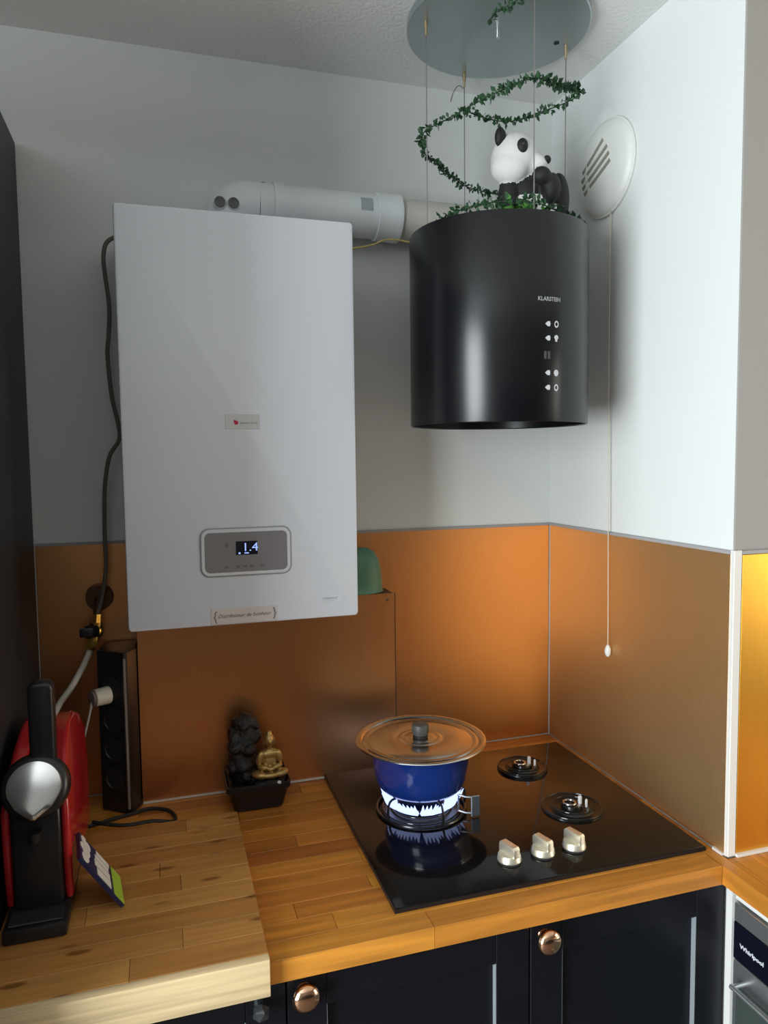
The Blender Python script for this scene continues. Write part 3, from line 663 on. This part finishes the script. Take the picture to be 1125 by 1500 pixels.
for k in range(16):
    a = 2*PI*k/16 + random.uniform(-.2, .2); e = random.uniform(.5, 1.3); L = random.uniform(.045, .080)
    c0 = Vector((-.262 + random.uniform(-.022, .03), -.340 + random.uniform(-.008, .008), HZ1-.0195)); d = Vector((math.cos(a)*math.cos(e)*.8, math.sin(a)*math.cos(e)*.5, math.sin(e)))
    path = [c0, c0 + d*L*.5 + Vector((0, 0, .006)), c0 + d*L]
    tube(bm, path, .0009, 5); leaves(bl, path, .007, 3, .020, .002)
obj('stem', bm, M['stem'], t); o = obj('leaves', bl, M['leaf_bright'], t, smooth=False); o['kind'] = 'stuff'

# panda: sits on the hood, head turned to the right of the photo
R_ = Vector((.956, -.294, 0)).normalized(); T_ = Vector((-.294, -.956, 0)).normalized(); U_ = Vector((0, 0, 1))   # photo right, towards viewer, up
PB = Vector((-.2070, -.262, HZ1-.0200))
def pp_(r, tt, u): return PB + R_*(r-.006) + T_*tt + U_*u
def rot_of(x, y, z): return Matrix((Vector(x).normalized(), Vector(y).normalized(), Vector(z).normalized())).transposed()
t = thing('panda_figurine', 'black and white panda figurine sitting on top of the extractor hood', 'figurine', PB)
W0, K0 = 0, 1
hd = (R_*.93 + T_*.37 + U_*-.06).normalized(); hs = hd.cross(U_).normalized(); hu = hs.cross(hd)   # hs points to the viewer's side
HRm = rot_of(hd, -hs, hu); HC = pp_(-.021, .012, .176)
def hp(f, s, u): return HC + hd*f + hs*s + hu*u
BR = rot_of(R_, -T_, U_)
prims = [
    (pp_(.010, 0, .062), (.064, .052, .066), BR, W0),             # belly
    (pp_(.012, -.004, .112), (.064, .048, .044), BR, K0),          # chest and shoulders
    (pp_(-.034, .020, .100), (.022, .024, .046), BR, K0),           # near arm, upper
    (pp_(-.020, .046, .072), (.030, .020, .018), BR, K0),           # near arm, forearm on the lap
    (pp_(.066, .010, .100), (.022, .026, .052), BR, K0),            # far arm, upper
    (pp_(.044, .044, .110), (.019, .022, .030), BR, K0),            # far arm, forearm raised
    (pp_(.022, .060, .129), (.019, .016, .017), BR, K0),            # paw below the mouth
    (pp_(-.038, .040, .024), (.026, .046, .024), BR, K0),           # legs
    (pp_(.060, .046, .024), (.026, .046, .024), BR, K0),
    (HC, (.048, .050, .052), HRm, W0),                              # skull
    (hp(-.004, .022, -.020), (.038, .030, .034), HRm, W0),           # cheeks
    (hp(-.004, -.022, -.020), (.038, .030, .034), HRm, W0),
    (hp(.040, 0, -.012), (.026, .023, .021), HRm, W0),               # muzzle
]
figure('body', prims, .0032, [M['fur_white'], M['fur_black']], t)
for s, ef in ((1, -.024), (-1, -.002)):
    e = hp(ef, s*.036, .034 if s > 0 else .040); bm = NB(); ell(bm, e, (.010, .0125, .0185), HRm); ell(bm, e + hd*.007, (.0050, .008, .012), HRm)
    obj('ear', bm, M['fur_black'], t)
    q = hp(.022, s*.0400, .011); bm = NB(); ell(bm, q, (.0110, .0085, .0145), HRm @ Matrix.Rotation(s*.35, 3, 'Z')); pch = obj('eye_patch', bm, M['fur_black'], t)
    bm = NB(); ell(bm, q + (hd*.5 + hs*s).normalized()*.0072 + hu*.001, (.0035, .0035, .0035)); obj('eye', bm, M['eye'], pch)
bm = NB(); ell(bm, hp(.064, 0, -.004), (.0075, .0110, .0075), HRm); obj('nose', bm, M['fur_black'], t)
bm = NB(); tube(bm, smooth_path([hp(.048, .019, -.024), hp(.058, .011, -.024), hp(.0630, 0, -.022), hp(.058, -.011, -.024), hp(.048, -.019, -.024)], 4), .0012, 6); obj('mouth', bm, M['fur_black'], t)

# ------------------------------------------------------------------ round vent and pull cord on the right wall
VY, VZ, VR = -.232, 1.314, .099
t = thing('round_vent', 'round off-white air vent with slanted slots high on the right wall', 'vent', (0, VY, VZ))
d = obj('cover', lt([(0, .020), (.055, .0200), (.086, .0165), (.094, .012), (VR, .004), (VR, .0004), (0, .0004)], (0, VY, VZ), (-1, 0, 0), 72), M['vent_white'], t, angle=60)
obj('rim', torus(NB(), (-.0045, VY, VZ), VR-.002, .0035, (-1, 0, 0), 72, 8), M['vent_white'], t)
sl = [((-.166, 1.3260), (-.243, 1.3690)), ((-.162, 1.3085), (-.258, 1.3510)), ((-.166, 1.2930), (-.265, 1.3345)), ((-.172, 1.2790), (-.269, 1.3180))]
for (ya, za), (yb, zb) in sl:
    a, b = Vector((-.0185, ya, za)), Vector((-.0198, yb, zb)); dv = (b-a).normalized(); nv = Vector((-1, 0, 0)).cross(dv).normalized()
    def quad(lo, hi, w0, w1, mt_, nm):
        bm = NB(); vs = []
        for p in (a, b):
            for w in (w0, w1):
                for h in (lo, hi): vs.append(bm.verts.new(p + nv*w + Vector((-h, 0, 0))))
        bmesh.ops.convex_hull(bm, input=bm.verts); obj(nm, bm, mt_, d, smooth=False)
    quad(-.006, .0012, -.0055, .0020, M['vent_dark'], 'slot')
    quad(-.005, .0026, .0020, .0042, M['vent_white'], 'louvre')
t = thing('pull_cord', 'thin beige pull cord with a white bead hanging from the round vent', 'cord', (-.012, -.268, .28))
obj('string', tube(NB(), smooth_path([(-.010, -.2580, 1.220), (-.011, -.2590, 1.0), (-.012, -.2620, .75), (-.012, -.2655, .5), (-.012, -.2680, .295)], 5), .0010, 8), M['cord'], t)
obj('bead', lt([(0, .013), (.003, .012), (.0062, .005), (.0070, -.002), (.0055, -.009), (.003, -.0125), (0, -.0135)], (-.012, -.2680, .2825), (0, 0, 1), 20), M['white_plastic'], t, label='small white bead')

# ------------------------------------------------------------------ gas hob
hx0, hx1, hy0, hy1 = -.6039, -.0239, -.0748, -.5844; HT = .0085
t = thing('gas_hob', 'black glass gas hob with three burners and three nickel knobs', 'hob', ((hx0+hx1)/2, -.33, 0))
g = obj('glass_plate', bx((hx0, hy1, .0008), (hx1, hy0, HT), .0015, 2), M['glass_black'], t)
fr = NB()
for a, b in (((hx0-.0018, hy1-.0018, .0006), (hx1+.0018, hy1-.0002, HT-.0014)), ((hx0-.0018, hy1-.0002, .0006), (hx0-.0002, hy0+.0002, HT-.0014)), ((hx1+.0002, hy1-.0002, .0006), (hx1+.0018, hy0+.0002, HT-.0014)), ((hx0-.0018, hy0+.0002, .0006), (hx1+.0018, hy0+.0018, HT-.0014))): box(fr, a, b)
obj('edge_frame', fr, M['black_plastic'], t, smooth=False)
def burner(cx, cy, R, label, lit=False):
    b = obj('burner', lt([(R+.006, .0002), (R+.0055, .0030), (R+.001, .0042), (R-.004, .0026), (R-.012, .0022), (R-.014, .0050), (R-.018, .0066), (R-.022, .0060), (R-.026, .0030), (.022, .0030), (.020, .0100), (0, .0100)], (cx, cy, HT), (0, 0, 1), 56), M['enamel_black'], t, label=label, angle=50)
    for rr, hh, w in ((R+.002, .0042, .0014), (R-.018, .0068, .0012)): obj('ring', torus(NB(), (cx, cy, HT+hh), rr, w, seg=64, s2=8), M['ring_black'], b)
    if lit:
        obj('burner_head', lt([(.045, .003), (.047, .010), (.047, .0170), (.043, .0190), (.020, .0200), (0, .0200)], (cx, cy, HT), (0, 0, 1), 48), M['enamel_black'], b)
    else:
        obj('gas_ring', torus(NB(), (cx-.006, cy, HT+.0125), .0115, .0022, seg=32, s2=8), M['steel'], b)
        for dx, dy, h, r in ((.014, -.006, .023, .0040), (.026, -.010, .016, .0026)):
            obj('spark_plug', lt([(0, 0), (r, 0), (r, h-.002), (r*.6, h), (0, h)], (cx+dx, cy+dy, HT+.003), (0, 0, 1), 14), M['ceramic'], b)
        obj('jet', lt([(0, 0), (.004, 0), (.004, .008), (0, .009)], (cx+.006, cy-.014, HT+.003), (0, 0, 1), 12), M['steel'], b)
    return b
burner(-.1742, -.1839, .050, 'small unlit burner at the back right')
burner(-.1710, -.3860, .055, 'unlit burner at the front right')
BX, BY = -.455, -.290
lb_ = burner(BX, BY, .074, 'lit burner under the blue pot', True)
bm = NB()
nfl = 64
for k in range(nfl):
    a = 2*PI*k/nfl
    if k % 13 == 5: continue
    s = random.uniform(.85, 1.2); u = Vector((math.cos(a), math.sin(a), 0)); p0 = Vector((BX, BY, HT+.013)) + u*.0480
    path = [p0, p0 + u*.010 + Vector((0, 0, .004)), p0 + u*.0215*s + Vector((0, 0, .014)), p0 + u*.0310*s + Vector((0, 0, .028*s))]
    tube(bm, smooth_path(path, 3), [.0032, .0040, .0046, .0050, .0051, .0048, .0041, .0031, .0019, .0006], 6)
fl = obj('flames', bm, M['flame'], lb_, label='ring of blue white gas flames'); fl['kind'] = 'stuff'
ps = obj('pan_support', torus(NB(), (BX, BY, HT+.004), .088, .0032, seg=64, s2=8), M['enamel_black'], t, label='black pan support under the pot')
for k in range(5):
    a = math.radians(-92 + 72*k + 10); u = Vector((math.cos(a), math.sin(a), 0)); c0 = Vector((BX, BY, 0))
    obj('prong', tube(NB(), smooth_path([c0 + u*.088 + U_*(HT+.004), c0 + u*.090 + U_*(HT+.022), c0 + u*.084 + U_*.0490, c0 + u*.062 + U_*.0516, c0 + u*.042 + U_*.0516], 4), .0024, 8), M['enamel_black'], ps)
# steel bracket standing at the right of the support
bm = NB(); box(bm, (-.3770, -.3615, .0110), (-.3590, -.3580, .0520), .001, 1)
for z in (.018, .0495): tube(bm, [(-.3970, -.345, z+.002), (-.386, -.354, z), (-.3765, -.3585, z)], .0022, 8)
tube(bm, [(-.3970, -.345, .020), (-.3970, -.345, .0515)], .0020, 8)
obj('steel_bracket', bm, mat('brushed_bracket', (.33, .37, .42), .35, .9), ps, label='steel bracket at the right of the pan support')
def hob_knob(cx, cy, ang):
    k = obj('knob', lt([(0, 0), (.0205, 0), (.0210, .002), (.0200, .0035), (.0198, .009), (.0180, .0115), (0, .0120)], (cx, cy, HT+.0036), (0, 0, 1), 40), M['nickel'], t, label='satin nickel control knob', angle=50)
    obj('gasket', lt([(0, 0), (.0205, 0), (.0205, .0034), (0, .0034)], (cx, cy, HT+.0001), (0, 0, 1), 32), M['rubber'], k)
    bm = NB(); prism(bm, [(-.0195, .010), (.0195, .010), (.0190, .0245), (.0160, .0280), (-.0160, .0280), (-.0190, .0245)], 'y', -.0068, .0068, .0012, 2)
    bmesh.ops.transform(bm, matrix=Matrix.Translation((cx, cy, HT+.0036)) @ Matrix.Rotation(ang, 4, 'Z'), verts=bm.verts)
    obj('grip', bm, M['nickel'], k)
for x, y in ((-.3765, -.5200), (-.3110, -.5190), (-.2480, -.5180)): hob_knob(x, y, math.radians(106))

# ------------------------------------------------------------------ pot and lid
PZ0, PZ1 = .0545, .1430
t = thing('cooking_pot', 'blue enamel cooking pot on the lit burner', 'pot', (BX, BY, PZ0))
prof = [(r*1.03, h) for r, h in [(0, 0), (.068, 0), (.077, .003), (.083, .010), (.088, .024), (.0925, .055), (.0950, .084), (.0972, .0868), (.0980, .0885), (.0965, .0890), (.0935, .084), (.0905, .055), (.086, .025), (.080, .012), (.066, .004), (0, .004)]]
obj('body', lt(prof, (BX, BY, PZ0), (0, 0, 1), 80), M['pot'], t, angle=55)
obj('rim', torus(NB(), (BX, BY, PZ0+.0885), .0994, .0016, seg=80, s2=8), M['steel'], t)
t = thing('pot_lid', 'wide steel lid with grooves and dark knob resting on the blue pot', 'lid', (BX, BY, PZ1+.003))
LZ = PZ1 + .0020
prof = [(0, .0100), (.022, .0100), (.030, .0094), (.033, .0078), (.036, .0094), (.042, .0086), (.045, .0068), (.048, .0082), (.100, .0052), (.104, .0034), (.107, .0060), (.112, .0060), (.115, .0038), (.119, .0072), (.1255, .0085), (.1290, .0078), (.1298, .0060), (.1285, .0050), (.115, .0022), (.050, .0050), (0, .0075)]
obj('disc', lt(prof, (BX, BY, LZ), (0, 0, 1), 96), M['lid'], t, angle=70)
obj('collar', lt([(0, 0), (.0150, 0), (.0140, .006), (0, .006)], (BX, BY, LZ+.0100), (0, 0, 1), 32), M['rubber'], t)
obj('knob', lt([(0, 0), (.0155, 0), (.0165, .004), (.0170, .016), (.0160, .0195), (.012, .0205), (0, .0200)], (BX, BY, LZ+.0155), (0, 0, 1), 40), M['knob_black'], t, label='dark grey cylindrical lid knob', angle=50)

# ------------------------------------------------------------------ coffee machine
cx0, cx1 = -1.172, -1.078; cm = (cx0+cx1)/2
t = CM
Z0 = BT+.0005
obj('base_tray', bx((cm-.043, -.512, Z0), (cm+.043, -.25, Z0+.022), .004, 2), M['black_plastic'], t)
bm = NB(); prism(bm, [(-.462, Z0+.0225), (-.468, .150), (-.466, .200), (-.440, .225), (-.385, .238), (-.300, .240), (-.215, .230), (-.195, .200), (-.195, Z0+.0225)], 'x', cm-.0345, cm+.0345, .006, 3)
obj('core', bm, M['black_plastic'], t)
for s in (-1, 1):
    bm = NB(); xi, xo = cm + s*.0347, cm + s*.0470
    pr = [(-.452, Z0+.024), (-.462, .120), (-.464, .190), (-.452, .215), (-.425, .240), (-.380, .264), (-.325, .278), (-.270, .274), (-.215, .252), (-.185, .215), (-.180, .150), (-.184, Z0+.024)]
    prism(bm, pr, 'x', min(xi, xo), max(xi, xo), .0055, 3)
    # lean the upper edge outwards-in, so the shell narrows upward
    for v in bm.verts:
        if v.co.z > .19: v.co.x -= s*(v.co.z-.19)*(.12 if abs(v.co.x-cm) > .040 else .30)
    obj('side_shell', bm, M['red'], t, angle=50)
bm = lt([(0, 0), (.043, 0), (.0465, .004), (.0465, .030), (.043, .036), (.036, .038), (0, .038)], (cm+.004, -.450, .222), (0, -.93, .36), 48)
obj('head', bm, M['black_plastic'], t, angle=50)
n_ = Vector((0, -.93, .36)).normalized(); ux = Vector((1, 0, 0)); uy = n_.cross(ux)*1; uy = uy if uy.z > 0 else -uy
lc = Vector((cm+.004, -.450, .222)) + n_*.0384
pts = [(.0325*math.cos(a), .0325*math.sin(a)) for a in [math.radians(-20 + 220*k/22) for k in range(23)]] + [(-.022, -.026), (-.003, -.041), (.002, -.041), (.022, -.026)]
bm = NB(); lo = [bm.verts.new(lc + ux*x*1.15 + uy*y*1.12) for x, y in pts]; md = [bm.verts.new(lc + n_*.003 + ux*x*1.115 + uy*y*1.085) for x, y in pts]; hi = [bm.verts.new(lc + n_*.005 + ux*x*.92 + uy*y*.90) for x, y in pts]
nn = len(pts)
for A, B in ((lo, md), (md, hi)):
    for k in range(nn): bm.faces.new((A[k], A[(k+1) % nn], B[(k+1) % nn], B[k]))
bm.faces.new(hi); bm.faces.new(lo[::-1]); bmesh.ops.recalc_face_normals(bm, faces=bm.faces)
obj('front_cap', bm, M['chrome'], t, label='polished teardrop chrome front cap', angle=50)
bm = NB(); prism(bm, rrect(cm-.0030, cm+.0320, .245, .383, .011, 4), 'y', -.470, -.440, .005, 3); obj('lever', bm, M['black_plastic'], t, label='black lever standing upright')
obj('spout', lt([(0, 0), (.008, 0), (.010, .016), (0, .016)], (cm, -.480, .150), (0, 0, 1), 20), M['black_plastic'], t)
obj('drip_grid', bx((cm-.036, -.506, Z0+.0225), (cm+.036, -.472, Z0+.0255), .001, 1), M['black_panel'], t)

# leaning packet
P00, P10 = Vector((-1.0105, -.4670, BT+.0012)), Vector((-1.0215, -.3830, BT+.0012))      # near and far bottom corners
ex = (P10-P00).normalized(); wd = (P10-P00).length
ez = Vector((-1.0700, -.4370, .1040)) - P00; ez = (ez - ex*ez.dot(ex)).normalized(); hgt = .108
nz = ex.cross(ez).normalized(); nz = nz if nz.x > 0 else -nz
t = thing('snack_packet', 'flat navy and white packet with a lime band leaning on the coffee machine', 'packet', (P00+P10)/2)
def slab(u0, u1, v0, v1, t0, t1):
    bm = NB(); vs = [bm.verts.new(P00 + ex*u*wd + ez*v*hgt + nz*w) for u in (u0, u1) for v in (v0, v1) for w in (t0, t1)]
    bmesh.ops.convex_hull(bm, input=vs); return bm
sl_ = obj('sleeve', slab(0, 1, 0, 1, .0, .0060), M['packet_blue'], t, smooth=False)
obj('lime_band', slab(.005, .995, .002, .24, .0061, .0067), M['packet_green'], sl_, smooth=False)
bm = NB()
for u0, u1, v0, v1 in ((.06, .30, .30, .62), (.34, .56, .30, .66), (.60, .76, .32, .64), (.80, .96, .29, .60)): b2 = slab(u0, u1, v0, v1, .0061, .0067); me_ = bpy.data.meshes.new('tmp'); b2.to_mesh(me_); b2.free(); bm.from_mesh(me_); bpy.data.meshes.remove(me_)
obj('white_print', bm, M['packet_white'], sl_, smooth=False, label='white block lettering, too blurred to read')
bm = NB()
for u, v, r in ((.22, .88, .019), (.47, .85, .021), (.72, .82, .019), (.87, .90, .014), (.58, .93, .014)):
    c = P00 + ex*u*wd + ez*v*hgt + nz*.0061; lathe(bm, [(0, .0008), (r*.7, .0008), (r*.75, 0), (0, 0)], c, nz, 14, 1, .6)
obj('white_cloud', bm, M['packet_white'], sl_, smooth=False, label='pale rounded print')

# ------------------------------------------------------------------ fountain with seated gold figure
F0 = Vector((-.7615, -.1345, .0006))
t = thing('tabletop_fountain', 'black table fountain with rocks and a small seated gold figure', 'fountain', F0)
bm = NB()
rings = []
for hw, hd_, z in ((.046, .042, 0), (.050, .046, .003), (.0595, .0535, .040), (.0640, .0560, .043), (.0645, .0565, .054), (.0615, .0535, .056), (.0580, .0500, .052), (.0560, .0480, .044)):
    rings.append([bm.verts.new((F0.x + x, F0.y + y, F0.z + z)) for x, y in rrect(-hw, hw, -hd_, hd_, .012, 4)])
for A, B in zip(rings, rings[1:]):
    for k in range(len(A)): bm.faces.new((A[k], A[(k+1) % len(A)], B[(k+1) % len(A)], B[k]))
bm.faces.new(rings[0][::-1]); bm.faces.new(rings[-1])
obj('basin', bm, M['black_plastic'], t, angle=40)
prs = []
rnd = random.Random(3)
for k in range(34):
    h = rnd.uniform(0, 1); w = .040*(1-.45*h)
    prs.append(((F0.x - .026 + rnd.uniform(-w, w)*.85 + .006*h, F0.y + .010 + rnd.uniform(-w, w)*.7, F0.z + .046 + h*.125), (rnd.uniform(.010, .019), rnd.uniform(.010, .017), rnd.uniform(.009, .020)), Matrix.Rotation(rnd.uniform(0, 3), 3, (rnd.random(), rnd.random(), rnd.random()+.1)), 0))
prs.append(((F0.x - .026, F0.y + .010, F0.z + .080), (.030, .026, .055), None, 0)); prs.append(((F0.x - .018, F0.y + .012, F0.z + .165), (.026, .020, .016), None, 0)); prs.append(((F0.x - .022, F0.y + .012, F0.z + .130), (.026, .022, .045), None, 0))
o = figure('rock_column', prs, .0028, [M['rock']], t, 1)
for p in o.data.polygons: p.use_smooth = False
bm = NB(); ell(bm, (F0.x + .024, F0.y - .022, F0.z + .050), (.034, .030, .009)); obj('plinth_stone', bm, M['rock'], t)
obj('lamp', lt([(0, .0022), (.0035, .0015), (.004, 0)], (F0.x + .040, F0.y - .0545, F0.z + .0555), (0, -.4, 1), 14), M['ceramic'], t, label='small white bead light on the basin rim')
GS = 1.45; G = Vector((F0.x + .026, F0.y - .022, F0.z + .0570)); I = Matrix()
def gp_(x, y, z): return G + Vector((x, y, z))*GS
RZ = lambda a: Matrix.Rotation(a, 3, 'Z'); RY = lambda a: Matrix.Rotation(a, 3, 'Y')
prims = [
    (gp_(0, .002, .006), (.0200, .0140, .0070), None, 0),
    (gp_(-.0150, -.006, .0060), (.0125, .0080, .0058), RZ(-.55), 0), (gp_(.0150, -.006, .0060), (.0125, .0080, .0058), RZ(.55), 0),
    (gp_(0, -.011, .0058), (.0130, .0060, .0045), None, 0),
    (gp_(0, .003, .020), (.0110, .0085, .0140), None, 0), (gp_(0, .003, .0320), (.0145, .0085, .0075), None, 0),
    (gp_(-.0140, .001, .0270), (.0048, .0055, .0105), RY(.25), 0), (gp_(.0140, .001, .0270), (.0048, .0055, .0105), RY(-.25), 0),
    (gp_(-.0105, -.007, .0165), (.0085, .0046, .0040), RZ(-.6), 0), (gp_(.0105, -.007, .0165), (.0085, .0046, .0040), RZ(.6), 0),
    (gp_(0, -.0105, .0148), (.0058, .0046, .0034), None, 0),
    (gp_(0, .002, .0415), (.0045, .0045, .0060), None, 0),
    (gp_(0, .001, .0520), (.0078, .0082, .0098), None, 0), (gp_(0, .002, .0615), (.0045, .0045, .0042), None, 0),
    (gp_(-.0078, .001, .0495), (.0016, .0024, .0052), None, 0), (gp_(.0078, .001, .0495), (.0016, .0024, .0052), None, 0),
    (gp_(0, -.0072, .0508), (.0014, .0020, .0028), None, 0),
]
prims = [(c_, tuple(v*GS for v in r_), m_, i_) for c_, r_, m_, i_ in prims]
sf = figure('seated_figure', prims, .0014, [M['buddha']], t, 2); sf['label'] = 'small gold figure sitting cross-legged'
